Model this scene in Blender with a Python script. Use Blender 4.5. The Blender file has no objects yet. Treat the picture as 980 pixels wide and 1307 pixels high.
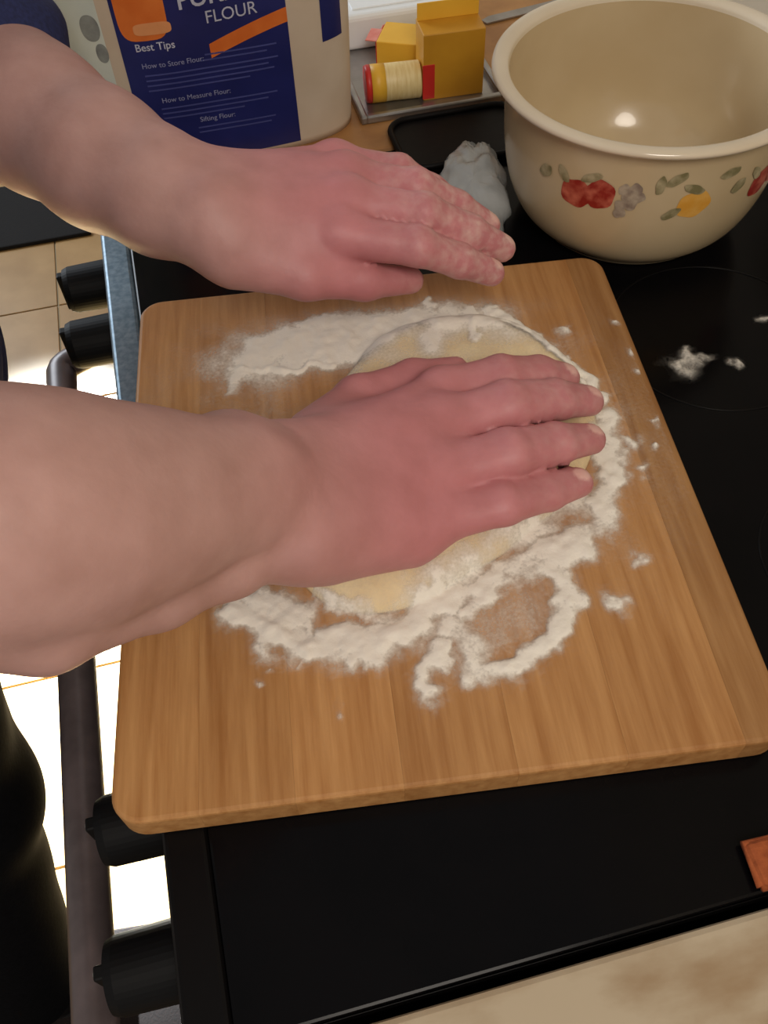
import bpy, bmesh, math, random
import numpy as np
from mathutils import Vector, Matrix

# ------------------------------------------------------------------ camera, light, exposure
scn = bpy.context.scene
col = scn.collection
cam_d = bpy.data.cameras.new('camera'); cam_d.sensor_fit = 'HORIZONTAL'; cam_d.sensor_width = 36.0
cam_d.lens = 1150.0 / 980.0 * 36.0; cam_d.clip_start = 0.02; cam_d.clip_end = 50
cam_o = bpy.data.objects.new('camera', cam_d); col.objects.link(cam_o)
th, ro, yw = math.radians(53.75), math.radians(-3.25), math.radians(-11.5)
F = Vector((0, math.cos(th), -math.sin(th))); U0 = Vector((0, math.sin(th), math.cos(th))); R0 = Vector((1, 0, 0))
R = R0 * math.cos(ro) + U0 * math.sin(ro); U = U0 * math.cos(ro) - R0 * math.sin(ro)
m3 = Matrix((R, U, -F)).transposed()
cam_o.matrix_world = Matrix.Translation((0, 0, 1.465)) @ Matrix.Rotation(yw, 4, 'Z') @ m3.to_4x4()
scn.camera = cam_o

world = bpy.data.worlds.new('room_light'); scn.world = world; world.use_nodes = True
bg = world.node_tree.nodes['Background']; bg.inputs[0].default_value = (1.0, 0.94, 0.90, 1); bg.inputs[1].default_value = 0.36

def area(name, loc, target, sx, sy, power, color):
    d = bpy.data.lights.new(name, 'AREA'); d.shape = 'ELLIPSE' if 'ceiling' in name else 'RECTANGLE'; d.size = sx; d.size_y = sy; d.energy = power; d.color = color
    o = bpy.data.objects.new(name, d); col.objects.link(o); o.location = loc
    o.rotation_euler = (Vector(target) - Vector(loc)).to_track_quat('-Z', 'Y').to_euler(); return o
area('window_light', (-1.5, 3.2, 2.0), (0.0, 0.5, 0.95), 1.2, 1.3, 55, (0.84, 0.92, 1.0))
area('ceiling_fill_light', (0.1, -0.9, 2.45), (0.15, 0.45, 0.92), 0.7, 0.7, 15, (1.0, 0.91, 0.80))  # added fill from above and behind the camera, no known lamp there
sd = bpy.data.lights.new('sunlight_beam', 'SPOT'); sd.energy = 30000; sd.spot_size = math.radians(11.0); sd.spot_blend = 0.5
sd.shadow_soft_size = 0.10; sd.color = (0.80, 0.93, 1.0)
so = bpy.data.objects.new('sunlight_beam', sd); col.objects.link(so); so.location = (-0.75, 4.3, 2.35)
so.rotation_euler = (Vector((-0.42, 1.0, 0)) - so.location).to_track_quat('-Z', 'Y').to_euler()

vs = scn.view_settings
vs.view_transform = 'Standard'; vs.look = 'None'; vs.gamma = 1.0; vs.use_curve_mapping = False; vs.exposure = 0.0

# ------------------------------------------------------------------ helpers
def lin(r, g, b):
    f = lambda c: (c / 255 / 12.92) if c / 255 <= 0.04045 else ((c / 255 + 0.055) / 1.055) ** 2.4
    return (f(r), f(g), f(b), 1)

def mat(name, c1, c2=None, rough=0.5, metal=0.0, scale=30.0, stretch=(1, 1, 1), bump=0.0, coat=0.0, detail=4.0,
        spec=0.5, lo=0.35, hi=0.65, rnd=0.0):
    m = bpy.data.materials.new(name); m.use_nodes = True
    nt = m.node_tree; b = nt.nodes['Principled BSDF']
    b.inputs['Roughness'].default_value = rough; b.inputs['Metallic'].default_value = metal
    b.inputs['Coat Weight'].default_value = coat; b.inputs['Specular IOR Level'].default_value = spec
    if c2 is None: c2 = tuple(min(1, v * 0.86) for v in c1[:3]) + (1,)
    tc = nt.nodes.new('ShaderNodeTexCoord'); mp = nt.nodes.new('ShaderNodeMapping'); mp.inputs['Scale'].default_value = stretch
    nz = nt.nodes.new('ShaderNodeTexNoise'); nz.inputs['Scale'].default_value = scale; nz.inputs['Detail'].default_value = detail
    rp = nt.nodes.new('ShaderNodeValToRGB'); rp.color_ramp.elements[0].color = c1; rp.color_ramp.elements[1].color = c2
    rp.color_ramp.elements[0].position = lo; rp.color_ramp.elements[1].position = hi
    L = nt.links.new
    L(tc.outputs['Object'], mp.inputs[0]); L(mp.outputs[0], nz.inputs['Vector']); L(nz.outputs['Fac'], rp.inputs[0])
    out = rp.outputs[0]
    if rnd > 0:
        oi = nt.nodes.new('ShaderNodeObjectInfo'); mr = nt.nodes.new('ShaderNodeMapRange')
        mr.inputs[3].default_value = 1 - rnd; mr.inputs[4].default_value = 1 + rnd * 0.5
        hs = nt.nodes.new('ShaderNodeHueSaturation'); L(oi.outputs['Random'], mr.inputs[0]); L(mr.outputs[0], hs.inputs['Value'])
        L(out, hs.inputs['Color']); out = hs.outputs[0]
    L(out, b.inputs['Base Color'])
    if bump > 0:
        bp = nt.nodes.new('ShaderNodeBump'); bp.inputs['Strength'].default_value = bump; bp.inputs['Distance'].default_value = 0.002
        L(nz.outputs['Fac'], bp.inputs['Height']); L(bp.outputs[0], b.inputs['Normal'])
    return m

def link(name, me, m, parent=None, smooth=False):
    o = bpy.data.objects.new(name, me); col.objects.link(o)
    if m is not None: me.materials.append(m)
    if smooth: me.polygons.foreach_set('use_smooth', [True] * len(me.polygons))
    if parent is not None: o.parent = parent
    return o

def fin(name, bm, m, parent=None, smooth=False):
    me = bpy.data.meshes.new(name); bmesh.ops.recalc_face_normals(bm, faces=bm.faces[:]); bm.to_mesh(me); bm.free()
    return link(name, me, m, parent, smooth)

def pyd(name, v, f, m, parent=None, smooth=False):
    me = bpy.data.meshes.new(name); me.from_pydata(v, [], f); me.update()
    return link(name, me, m, parent, smooth)

def box(bm, lo, hi, bevel=0.0, seg=2):
    lo, hi = Vector(lo), Vector(hi); c = (lo + hi) / 2; s = hi - lo
    r = bmesh.ops.create_cube(bm, size=1.0, matrix=Matrix.Translation(c) @ Matrix.Diagonal((s.x, s.y, s.z, 1)))
    if bevel > 0:
        es = list({e for v in r['verts'] for e in v.link_edges})
        bmesh.ops.bevel(bm, geom=es, offset=bevel, segments=seg, affect='EDGES', profile=0.5)
    return bm

def bx(name, lo, hi, m, parent=None, bevel=0.0, seg=2):
    return fin(name, box(bmesh.new(), lo, hi, bevel, seg), m, parent)

def tag(o, label, cat, group=None, kind=None):
    if label: o['label'] = label
    if cat: o['category'] = cat
    if group: o['group'] = group
    if kind: o['kind'] = kind
    return o

def empty(name, label, cat, loc=(0, 0, 0)):
    o = bpy.data.objects.new(name, None); col.objects.link(o); o.location = loc; o.empty_display_size = 0.05
    if label: tag(o, label, cat)
    return o

def adopt(o, parent):           # parent while staying where it was built (world coordinates)
    o.parent = parent; o.matrix_parent_inverse = Matrix.Translation(-Vector(parent.location)); return o

def tube(pts, r, n=12):
    v, f = [], []
    P = [Vector(p) for p in pts]
    for i, p in enumerate(P):
        t = ((P[min(i + 1, len(P) - 1)] - P[max(i - 1, 0)])).normalized()
        a = t.cross(Vector((0, 0, 1)));  a = a if a.length > 1e-3 else t.cross(Vector((0, 1, 0))); a.normalize(); b = t.cross(a)
        rr = r[i] if isinstance(r, (list, tuple)) else r
        for k in range(n):
            w = 2 * math.pi * k / n; v.append(p + (a * math.cos(w) + b * math.sin(w)) * rr)
    for i in range(len(P) - 1):
        for k in range(n):
            f.append((i * n + k, i * n + (k + 1) % n, (i + 1) * n + (k + 1) % n, (i + 1) * n + k))
    f.append(tuple(range(n))[::-1]); f.append(tuple((len(P) - 1) * n + k for k in range(n)))
    return v, f

def lathe(prof, n=96, c=(0, 0, 0)):
    v, f = [], []
    for r, z in prof:
        for k in range(n):
            w = 2 * math.pi * k / n; v.append((c[0] + r * math.cos(w), c[1] + r * math.sin(w), c[2] + z))
    for i in range(len(prof) - 1):
        for k in range(n):
            f.append((i * n + k, i * n + (k + 1) % n, (i + 1) * n + (k + 1) % n, (i + 1) * n + k))
    return v, f

rng = np.random.default_rng(4)
def vnoise(x, y, s, seed=0):    # smooth value noise on arrays
    r = np.random.default_rng(seed); g = r.random((64, 64))
    x = np.asarray(x) * s + 500; y = np.asarray(y) * s + 500
    i, j = np.floor(x).astype(int), np.floor(y).astype(int); u, w = x - i, y - j
    u = u * u * (3 - 2 * u); w = w * w * (3 - 2 * w); g_ = lambda a, b: g[a % 64, b % 64]
    return (g_(i, j) * (1 - u) + g_(i + 1, j) * u) * (1 - w) + (g_(i, j + 1) * (1 - u) + g_(i + 1, j + 1) * u) * w

# ------------------------------------------------------------------ materials
M = {}
M['tile'] = mat('floor_tile', lin(172, 136, 84), lin(156, 120, 68), 0.45, scale=9, rnd=0.08)
M['grout'] = mat('grout', lin(160, 148, 122), None, 0.9)
M['wall'] = mat('wall_paint', lin(205, 190, 165), None, 0.8, scale=6)
M['laminate'] = mat('beige_laminate', lin(188, 172, 146), lin(152, 124, 90), 0.42, scale=14, stretch=(1, 2.2, 1), lo=0.42, hi=0.72, detail=6)
M['tan_top'] = mat('tan_laminate', lin(178, 130, 76), lin(150, 104, 58), 0.45, scale=22, detail=6)
M['cab'] = mat('cabinet_wood', lin(110, 74, 42), lin(86, 56, 30), 0.5, scale=8, stretch=(6, 6, 0.6))
M['enamel'] = mat('black_enamel', lin(12, 11, 12), lin(14, 12, 12), 0.35, scale=5, spec=0.12)
M['glass_top'] = mat('black_cooktop_glass', lin(7, 7, 9), lin(10, 9, 11), 0.18, scale=20, spec=0.10)
M['trim'] = mat('blue_grey_metal', lin(120, 138, 150), lin(92, 112, 126), 0.40, 0.6, scale=160)
M['knob'] = mat('black_knob_plastic', lin(5, 5, 6), lin(8, 8, 9), 0.6, spec=0.2)
M['mark'] = mat('grey_marking', lin(120, 118, 115), None, 0.5)
M['handle'] = mat('dark_handle_metal', lin(104, 92, 92), lin(86, 76, 76), 0.34, 0.15, scale=40)
M['oven_glass'] = mat('oven_glass', lin(9, 8, 9), None, 0.1)
M['flour'] = None

def wood_mat(name, lo_v, hi_v):
    m = bpy.data.materials.new(name); m.use_nodes = True; nt = m.node_tree; L = nt.links.new; N = nt.nodes.new
    b = nt.nodes['Principled BSDF']; b.inputs['Roughness'].default_value = 0.5; b.inputs['Specular IOR Level'].default_value = 0.35
    tc = N('ShaderNodeTexCoord'); oi = N('ShaderNodeObjectInfo'); cb = N('ShaderNodeCombineXYZ')
    ml = N('ShaderNodeMath'); ml.operation = 'MULTIPLY'; ml.inputs[1].default_value = 7.0; L(oi.outputs['Random'], ml.inputs[0]); L(ml.outputs[0], cb.inputs[1])
    ad = N('ShaderNodeVectorMath'); L(tc.outputs['Object'], ad.inputs[0]); L(cb.outputs[0], ad.inputs[1])
    mp = N('ShaderNodeMapping'); mp.inputs['Scale'].default_value = (1, 0.055, 1); L(ad.outputs[0], mp.inputs[0])
    n1 = N('ShaderNodeTexNoise'); n1.inputs['Scale'].default_value = 120; n1.inputs['Detail'].default_value = 7; n1.inputs['Roughness'].default_value = 0.62; L(mp.outputs[0], n1.inputs['Vector'])
    n2 = N('ShaderNodeTexNoise'); n2.inputs['Scale'].default_value = 7; n2.inputs['Detail'].default_value = 3; L(ad.outputs[0], n2.inputs['Vector'])
    r1 = N('ShaderNodeValToRGB'); e = r1.color_ramp.elements; e[0].position = 0.30; e[0].color = lin(168, 116, 64); e[1].position = 0.72; e[1].color = lin(205, 157, 102)
    L(n1.outputs['Fac'], r1.inputs[0])
    r2 = N('ShaderNodeValToRGB'); e = r2.color_ramp.elements; e[0].position = 0.3; e[0].color = (0.86, 0.80, 0.74, 1); e[1].position = 0.7; e[1].color = (1.06, 1.05, 1.05, 1)
    L(n2.outputs['Fac'], r2.inputs[0])
    mx = N('ShaderNodeMix'); mx.data_type = 'RGBA'; mx.blend_type = 'MULTIPLY'; mx.inputs[0].default_value = 1.0
    L(r1.outputs[0], mx.inputs[6]); L(r2.outputs[0], mx.inputs[7])
    hs = N('ShaderNodeHueSaturation'); mr = N('ShaderNodeMapRange'); mr.inputs[3].default_value = lo_v; mr.inputs[4].default_value = hi_v
    L(oi.outputs['Random'], mr.inputs[0]); L(mr.outputs[0], hs.inputs['Value']); L(mx.outputs[2], hs.inputs['Color']); L(hs.outputs[0], b.inputs['Base Color'])
    bp = N('ShaderNodeBump'); bp.inputs['Strength'].default_value = 0.12; bp.inputs['Distance'].default_value = 0.001; L(n1.outputs['Fac'], bp.inputs['Height']); L(bp.outputs[0], b.inputs['Normal'])
    return m
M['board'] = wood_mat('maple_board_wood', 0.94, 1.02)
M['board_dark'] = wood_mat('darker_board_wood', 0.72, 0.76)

def flour_mat():
    m = bpy.data.materials.new('flour_dust'); m.use_nodes = True; nt = m.node_tree; L = nt.links.new; N = nt.nodes.new
    b = nt.nodes['Principled BSDF']; b.inputs['Base Color'].default_value = lin(242, 236, 224); b.inputs['Roughness'].default_value = 0.95; b.inputs['Specular IOR Level'].default_value = 0.1
    at = N('ShaderNodeAttribute'); at.attribute_name = 'flour_amount'
    tc = N('ShaderNodeTexCoord'); n1 = N('ShaderNodeTexNoise'); n1.inputs['Scale'].default_value = 420; n1.inputs['Detail'].default_value = 6; L(tc.outputs['Object'], n1.inputs['Vector'])
    a = N('ShaderNodeMath'); a.operation = 'SUBTRACT'; a.inputs[1].default_value = 0.5; L(n1.outputs['Fac'], a.inputs[0])
    k = N('ShaderNodeMath'); k.operation = 'MULTIPLY_ADD'; k.inputs[1].default_value = 0.9; L(a.outputs[0], k.inputs[0]); L(at.outputs['Fac'], k.inputs[2])
    mm = N('ShaderNodeMath'); mm.operation = 'MULTIPLY'; L(k.outputs[0], mm.inputs[0]); L(at.outputs['Fac'], mm.inputs[1])
    sc = N('ShaderNodeMapRange'); sc.inputs[1].default_value = 0.0; sc.inputs[2].default_value = 0.75; sc.clamp = True; L(mm.outputs[0], sc.inputs[0])
    bp = N('ShaderNodeBump'); bp.inputs['Strength'].default_value = 0.35; bp.inputs['Distance'].default_value = 0.001; L(n1.outputs['Fac'], bp.inputs['Height']); L(bp.outputs[0], b.inputs['Normal'])
    L(sc.outputs[0], b.inputs['Alpha'])
    return m
M['flour'] = flour_mat()

# ------------------------------------------------------------------ the room
floor = bx('floor', (-2.4, -1.2, -0.03), (0.62, 3.9, -0.003), M['grout']); tag(floor, 'tan square-tiled kitchen floor, sunlit in front of the stove', 'floor', kind='structure')
tb = bmesh.new(); box(tb, (0, 0, -0.008), (0.3385, 0.3385, 0.0), 0.0012, 1); tme = bpy.data.meshes.new('floor_tile'); tb.to_mesh(tme); tb.free(); tme.materials.append(M['tile'])
for i in range(-5, 3):
    for j in range(-5, 9):
        x, y = -0.4053 + 0.342 * i, 0.8567 + 0.342 * j
        if x + 0.34 > 0.62 or x < -2.4: continue
        o = bpy.data.objects.new('floor_tile', tme); col.objects.link(o); o.location = (x, y, 0); o.parent = floor
wall = bx('wall_right', (0.575, -1.2, 0.0), (0.62, 3.9, 2.6), M['wall']); tag(wall, 'painted kitchen wall behind the stove and counters', 'wall', kind='structure')

# ------------------------------------------------------------------ stove: front faces -x
SY0, SY1, SX0, SX1, ZT = 0.074, 0.852, -0.108, 0.555, 0.92
st = empty('kitchen_stove', 'black glass-topped kitchen stove with front knobs, under the wooden board', 'stove', (0.22, 0.46, 0))
def S(o): return adopt(o, st)
S(bx('stove_body', (SX0 + 0.03, SY0, 0.06), (SX1, SY1, ZT - 0.012), M['enamel'], None, 0.004))
S(bx('toe_kick', (SX0 + 0.07, SY0 + 0.01, 0.0), (SX1 - 0.02, SY1 - 0.01, 0.06), M['knob']))
S(bx('cooktop', (SX0 + 0.0275, SY0 + 0.001, ZT - 0.012), (SX1, SY1, ZT), M['glass_top'], None, 0.002))
for bxx, byy, br in ((0.10, 0.26, 0.09), (0.10, 0.64, 0.075), (0.40, 0.26, 0.075), (0.40, 0.50, 0.09)):
    v, f = lathe([(br, 0.0), (br, 0.0004), (br - 0.0015, 0.0004), (br - 0.0015, 0.0)], 64, (bxx, byy, ZT))
    S(pyd('burner_ring', v, f, M['enamel'], None, True))
bm = bmesh.new(); box(bm, (SX0, 0.36, ZT - 0.03), (SX0 + 0.0275, SY1, ZT - 0.0005), 0.004, 3); S(fin('front_trim', bm, M['trim']))
S(bx('front_trim', (SX0, SY0, ZT - 0.03), (SX0 + 0.0275, 0.3595, ZT - 0.0005), M['enamel'], None, 0.004, 3))  # near piece of the trim coloured black, standing in for its dark reflection
S(bx('control_panel', (SX0 + 0.002, SY0 + 0.002, 0.80), (SX0 + 0.03, SY1 - 0.002, ZT - 0.03), M['enamel'], None, 0.003))
def knob(y, z):
    k = empty('knob', None, None, (SX0 + 0.002, y, z)); k.parent = None
    prof = [(0.0, 0.0), (0.029, 0.0), (0.029, 0.004), (0.0245, 0.007), (0.0235, 0.046), (0.0215, 0.0515), (0.0, 0.0515)]
    v, f = lathe(prof, 40); v = [(-zz, xx, yy) for xx, yy, zz in v]
    o = pyd('knob', v, f, M['knob']); o.location = (SX0 + 0.002, y, z)
    bpy.data.objects.remove(k); S(o)
    g = bx('grip_ridge', (-0.057, -0.0045, -0.021), (-0.048, 0.0045, 0.021), M['knob'], o, 0.0015)
    p = bx('pointer_mark', (-0.0575, -0.001, 0.006), (-0.0565, 0.001, 0.019), M['mark'], o)
for y in (0.138, 0.228, 0.712, 0.797): knob(y, 0.86)
S(bx('oven_door', (SX0 + 0.004, SY0 + 0.004, 0.24), (SX0 + 0.034, SY1 - 0.004, 0.795), M['enamel'], None, 0.004))
S(bx('oven_window', (SX0 + 0.002, SY0 + 0.13, 0.36), (SX0 + 0.006, SY1 - 0.13, 0.66), M['oven_glass'], None, 0.001))
S(bx('storage_drawer', (SX0 + 0.006, SY0 + 0.004, 0.075), (SX0 + 0.034, SY1 - 0.004, 0.235), M['enamel'], None, 0.004))
pts = []
for t in np.linspace(0, 1, 9): pts.append((SX0 + 0.004 - 0.095 * math.sin(t * math.pi / 2), SY1 - 0.022 - 0.030 * (1 - math.cos(t * math.pi / 2)), 0.750))
n0 = pts[::-1]
far = pts; near = [(x, SY0 + SY1 - y, z) for x, y, z in pts][::-1]
v, f = tube(far + [(-0.199, y, 0.75) for y in np.linspace(0.78, 0.145, 8)] + near, 0.0165, 16)
h = S(pyd('oven_handle', v, f, M['handle'], None, True))

# ------------------------------------------------------------------ counters either side of the stove
def counter(name, y0, y1, top, label, doors):
    c = empty(name, label, 'counter', (0.22, (y0 + y1) / 2, 0))
    adopt(bx('worktop', (-0.125, y0, 0.882), (0.570, y1, ZT), top, None, 0.004), c)
    adopt(bx('cabinet_body', (-0.085, y0 + 0.002, 0.09), (0.56, y1 - 0.002, 0.882), M['cab'], None, 0.002), c)
    adopt(bx('toe_kick', (-0.03, y0 + 0.004, 0.0), (0.55, y1 - 0.004, 0.09), M['knob']), c)
    w = (y1 - y0) / doors
    for i in range(doors):
        a, b = y0 + i * w + 0.012, y0 + (i + 1) * w - 0.012
        d = adopt(bx('drawer', (-0.105, a, 0.74), (-0.085, b, 0.865), M['cab'], None, 0.003), c)
        v, f = tube([(-0.105, (a + b) / 2 - 0.05, 0.80), (-0.128, (a + b) / 2 - 0.045, 0.80), (-0.128, (a + b) / 2 + 0.045, 0.80), (-0.105, (a + b) / 2 + 0.05, 0.80)], 0.005, 8)
        pyd('drawer_pull', v, f, M['handle'], d, True)
        d = adopt(bx('door', (-0.105, a, 0.11), (-0.085, b, 0.72), M['cab'], None, 0.003), c)
        v, f = tube([(-0.105, a + 0.04, 0.60), (-0.128, a + 0.04, 0.605), (-0.128, a + 0.04, 0.675), (-0.105, a + 0.04, 0.68)], 0.005, 8)
        pyd('door_pull', v, f, M['handle'], d, True)
    return c
counter('kitchen_counter', -0.85, 0.068, M['laminate'], 'beige mottled laminate counter beside the bare end of the stove', 2)
counter('kitchen_counter', 0.857, 2.3, M['tan_top'], 'tan laminate counter carrying the flour bag and yellow cartons', 3)

# ------------------------------------------------------------------ cutting board of glued staves
cb = empty('cutting_board', 'wide wooden cutting board with rounded corners, dusted with flour', 'cutting board', (0.0993, 0.3985, ZT))
cb.rotation_euler = (0, 0, math.radians(-7.3))
BW, BL, BR, BT = 0.4075, 0.456, 0.019, 0.025
cuts = [0, 0.052, 0.108, 0.172, 0.240, 0.306, 0.377, BW]
def edge_y(x):                  # outline half-length with the corner radius
    d = min(x, BW - x)
    return BL / 2 if d >= BR else BL / 2 - BR + math.sqrt(max(0, BR * BR - (BR - d) ** 2))
for a, b in zip(cuts[:-1], cuts[1:]):
    a2, b2 = a + (0.00004 if a > 0 else 0), b - (0.00004 if b < BW else 0)
    xs = [a2]
    for t in np.linspace(0, 1, 9)[1:]:
        for xx in (BR * (1 - math.cos(t * math.pi / 2)), BW - BR * (1 - math.cos(t * math.pi / 2))):
            if a2 < xx < b2: xs.append(xx)
    xs = sorted(set(xs + [b2]))
    top = [(x - BW / 2, edge_y(x)) for x in xs] + [(x - BW / 2, -edge_y(x)) for x in xs[::-1]]
    cl = []
    for p in top:
        if not cl or (abs(p[0] - cl[-1][0]) + abs(p[1] - cl[-1][1])) > 1e-5: cl.append(p)
    bm = bmesh.new(); fc = bm.faces.new([bm.verts.new((x, y, 0)) for x, y in cl])
    ex = bmesh.ops.extrude_face_region(bm, geom=[fc]); bmesh.ops.translate(bm, verts=[g for g in ex['geom'] if isinstance(g, bmesh.types.BMVert)], vec=(0, 0, BT))
    bm.normal_update(); bmesh.ops.recalc_face_normals(bm, faces=bm.faces[:])
    outer = [e for e in bm.edges if abs(e.verts[0].co.z - e.verts[1].co.z) < 1e-6 and not all(abs(vv.co.x - (a2 - BW / 2)) < 1e-6 for vv in e.verts) and not all(abs(vv.co.x - (b2 - BW / 2)) < 1e-6 for vv in e.verts)]
    outer += [e for e in bm.edges if abs(e.verts[0].co.z - e.verts[1].co.z) < 1e-6 and ((a == 0 and all(abs(vv.co.x + BW / 2) < 1e-6 for vv in e.verts)) or (b == BW and all(abs(vv.co.x - BW / 2) < 1e-6 for vv in e.verts)))]
    bmesh.ops.bevel(bm, geom=list(set(outer)), offset=0.003, segments=3, affect='EDGES', profile=0.5)
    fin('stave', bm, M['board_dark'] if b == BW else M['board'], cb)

# ------------------------------------------------------------------ implicit surfaces for the person, dough
def cone(P, a, b, ra, rb):
    a = np.array(a, np.float32); b = np.array(b, np.float32); ba = b - a; pa = P - a
    t = np.clip(pa @ ba / max(float(ba @ ba), 1e-9), 0, 1)
    return np.sqrt(((pa - t[:, None] * ba) ** 2).sum(1)) - (ra + (rb - ra) * t)
def ell(P, c, r, rot=0.0):
    q = P - np.array(c, np.float32)
    if rot:
        cs, sn = math.cos(rot), math.sin(rot); q = np.stack([q[:, 0] * cs + q[:, 2] * sn, q[:, 1], -q[:, 0] * sn + q[:, 2] * cs], 1)
    r = np.array(r, np.float32); k0 = np.sqrt(((q / r) ** 2).sum(1)); k1 = np.sqrt(((q / (r * r)) ** 2).sum(1)) + 1e-9
    return k0 * (k0 - 1) / k1
def smin(a, b, k):
    h = np.maximum(k - np.abs(a - b), 0) / k; return np.minimum(a, b) - h * h * k * 0.25
def chain(P, pts, rs, k=0.006):
    d = None
    for i in range(len(pts) - 1):
        c = cone(P, pts[i], pts[i + 1], rs[i], rs[i + 1]); d = c if d is None else smin(d, c, k)
    return d

def surface(fn, lo, hi, h):
    lo = np.array(lo, float); n = (np.ceil((np.array(hi) - lo) / h / 4).astype(int)) * 4
    c = n // 4 + 1
    gi = np.stack(np.meshgrid(*[np.arange(k) for k in c], indexing='ij'), -1).reshape(-1, 3)
    fc = fn((lo + gi * 4 * h).astype(np.float32)).reshape(c)
    near = np.abs(fc) < 4 * h * 1.9
    cell = np.zeros(c - 1, bool)
    for dx in (0, 1):
        for dy in (0, 1):
            for dz in (0, 1): cell |= near[dx:c[0] - 1 + dx, dy:c[1] - 1 + dy, dz:c[2] - 1 + dz]
    f = np.repeat(np.repeat(np.repeat(fc[:-1, :-1, :-1], 4, 0), 4, 1), 4, 2).astype(np.float32)
    ci = np.argwhere(cell) * 4
    off = np.stack(np.meshgrid(*[np.arange(4)] * 3, indexing='ij'), -1).reshape(-1, 3)
    for s in range(0, len(ci), 6000):
        idx = (ci[s:s + 6000, None, :] + off[None]).reshape(-1, 3)
        f[idx[:, 0], idx[:, 1], idx[:, 2]] = fn((lo + idx * h).astype(np.float32))
    s = (f < 0); m = f.shape
    cnt = np.zeros((m[0] - 1, m[1] - 1, m[2] - 1), np.uint8)
    cor = [(a, b, cc) for a in (0, 1) for b in (0, 1) for cc in (0, 1)]
    for a, b, cc in cor: cnt += s[a:m[0] - 1 + a, b:m[1] - 1 + b, cc:m[2] - 1 + cc]
    I = np.argwhere((cnt > 0) & (cnt < 8)); vid = -np.ones(cnt.shape, np.int32); vid[I[:, 0], I[:, 1], I[:, 2]] = np.arange(len(I))
    acc = np.zeros((len(I), 3)); w = np.zeros(len(I))
    for p in cor:
        for ax in range(3):
            if p[ax]: continue
            q = list(p); q[ax] = 1
            A = f[I[:, 0] + p[0], I[:, 1] + p[1], I[:, 2] + p[2]]; B = f[I[:, 0] + q[0], I[:, 1] + q[1], I[:, 2] + q[2]]
            x = (A < 0) != (B < 0); t = np.where(x, A / np.where(x, A - B, 1), 0)
            pos = np.repeat(np.array(p, float)[None], len(I), 0); pos[:, ax] += t
            acc += pos * x[:, None]; w += x
    V = lo + (I + acc / w[:, None]) * h
    faces = []
    for ax in range(3):
        u, vv = (ax + 1) % 3, (ax + 2) % 3
        sl0 = [slice(1, -1)] * 3; sl0[ax] = slice(0, -1); sl1 = list(sl0); sl1[ax] = slice(1, None)
        A, B = s[tuple(sl0)], s[tuple(sl1)]
        e = np.argwhere(A != B); sg = A[e[:, 0], e[:, 1], e[:, 2]]
        base = e.copy(); base[:, u] += 1; base[:, vv] += 1
        def cl(du, dv):
            q = base.copy(); q[:, u] -= du; q[:, vv] -= dv; return vid[q[:, 0], q[:, 1], q[:, 2]]
        quad = np.stack([cl(1, 1), cl(0, 1), cl(0, 0), cl(1, 0)], 1)
        quad[~sg] = quad[~sg][:, ::-1]; faces.append(quad)
    Fq = np.concatenate(faces); Fq = Fq[(Fq >= 0).all(1)]
    return V, Fq

def np_mesh(name, V, Fq, m, parent=None):
    me = bpy.data.meshes.new(name); me.vertices.add(len(V)); me.vertices.foreach_set('co', V.astype(np.float32).ravel())
    me.loops.add(Fq.size); me.loops.foreach_set('vertex_index', Fq.astype(np.int32).ravel())
    me.polygons.add(len(Fq)); me.polygons.foreach_set('loop_start', np.arange(0, Fq.size, 4, dtype=np.int32))
    me.update(calc_edges=True); me.polygons.foreach_set('use_smooth', np.ones(len(Fq), bool))
    return link(name, me, m, parent)

# ---- joints, metres
NEAR = {  # right hand, pressed flat on the dough
 'I': [(0.1345, 0.4320, 0.991), (0.1815, 0.4335, 0.993), (0.2139, 0.4380, 0.982), (0.2350, 0.4395, 0.972)],
 'M': [(0.1219, 0.3941, 1.000), (0.1744, 0.3999, 1.002), (0.2131, 0.4060, 0.989), (0.2412, 0.4100, 0.975)],
 'R': [(0.1066, 0.3564, 0.999), (0.1609, 0.3598, 1.000), (0.2000, 0.3690, 0.987), (0.2291, 0.3760, 0.974)],
 'P': [(0.0946, 0.3268, 0.990), (0.1459, 0.3295, 0.988), (0.1807, 0.3370, 0.979), (0.2077, 0.3430, 0.972)]}
NEAR_T = [(0.0388, 0.400, 1.005), (0.0761, 0.4440, 0.990), (0.122, 0.4640, 0.978), (0.1566, 0.4680, 0.974)]
FARH = {  # left hand, lifted over the far edge of the board
 'P': [(0.1078, 0.6500, 1.045), (0.1548, 0.6250, 1.045), (0.1805, 0.6180, 1.028), (0.2028, 0.6120, 1.012)],
 'R': [(0.1084, 0.6130, 1.055), (0.1598, 0.5900, 1.052), (0.1924, 0.5870, 1.030), (0.2176, 0.5836, 1.010)],
 'M': [(0.1025, 0.5790, 1.057), (0.1567, 0.5560, 1.053), (0.1924, 0.5550, 1.030), (0.2206, 0.5555, 1.008)],
 'I': [(0.0908, 0.5520, 1.050), (0.1440, 0.5290, 1.046), (0.1770, 0.5310, 1.024), (0.2050, 0.5340, 1.004)]}
FAR_T = [(0.0150, 0.5560, 1.045), (0.0600, 0.5360, 1.032), (0.1040, 0.5360, 1.018), (0.1420, 0.5430, 1.004)]
FR = {'I': (0.0150, 0.0128, 0.0112, 0.0092), 'M': (0.0152, 0.0130, 0.0115, 0.0095), 'R': (0.0150, 0.0126, 0.0110, 0.0092), 'P': (0.0140, 0.0114, 0.0100, 0.0084)}

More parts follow.
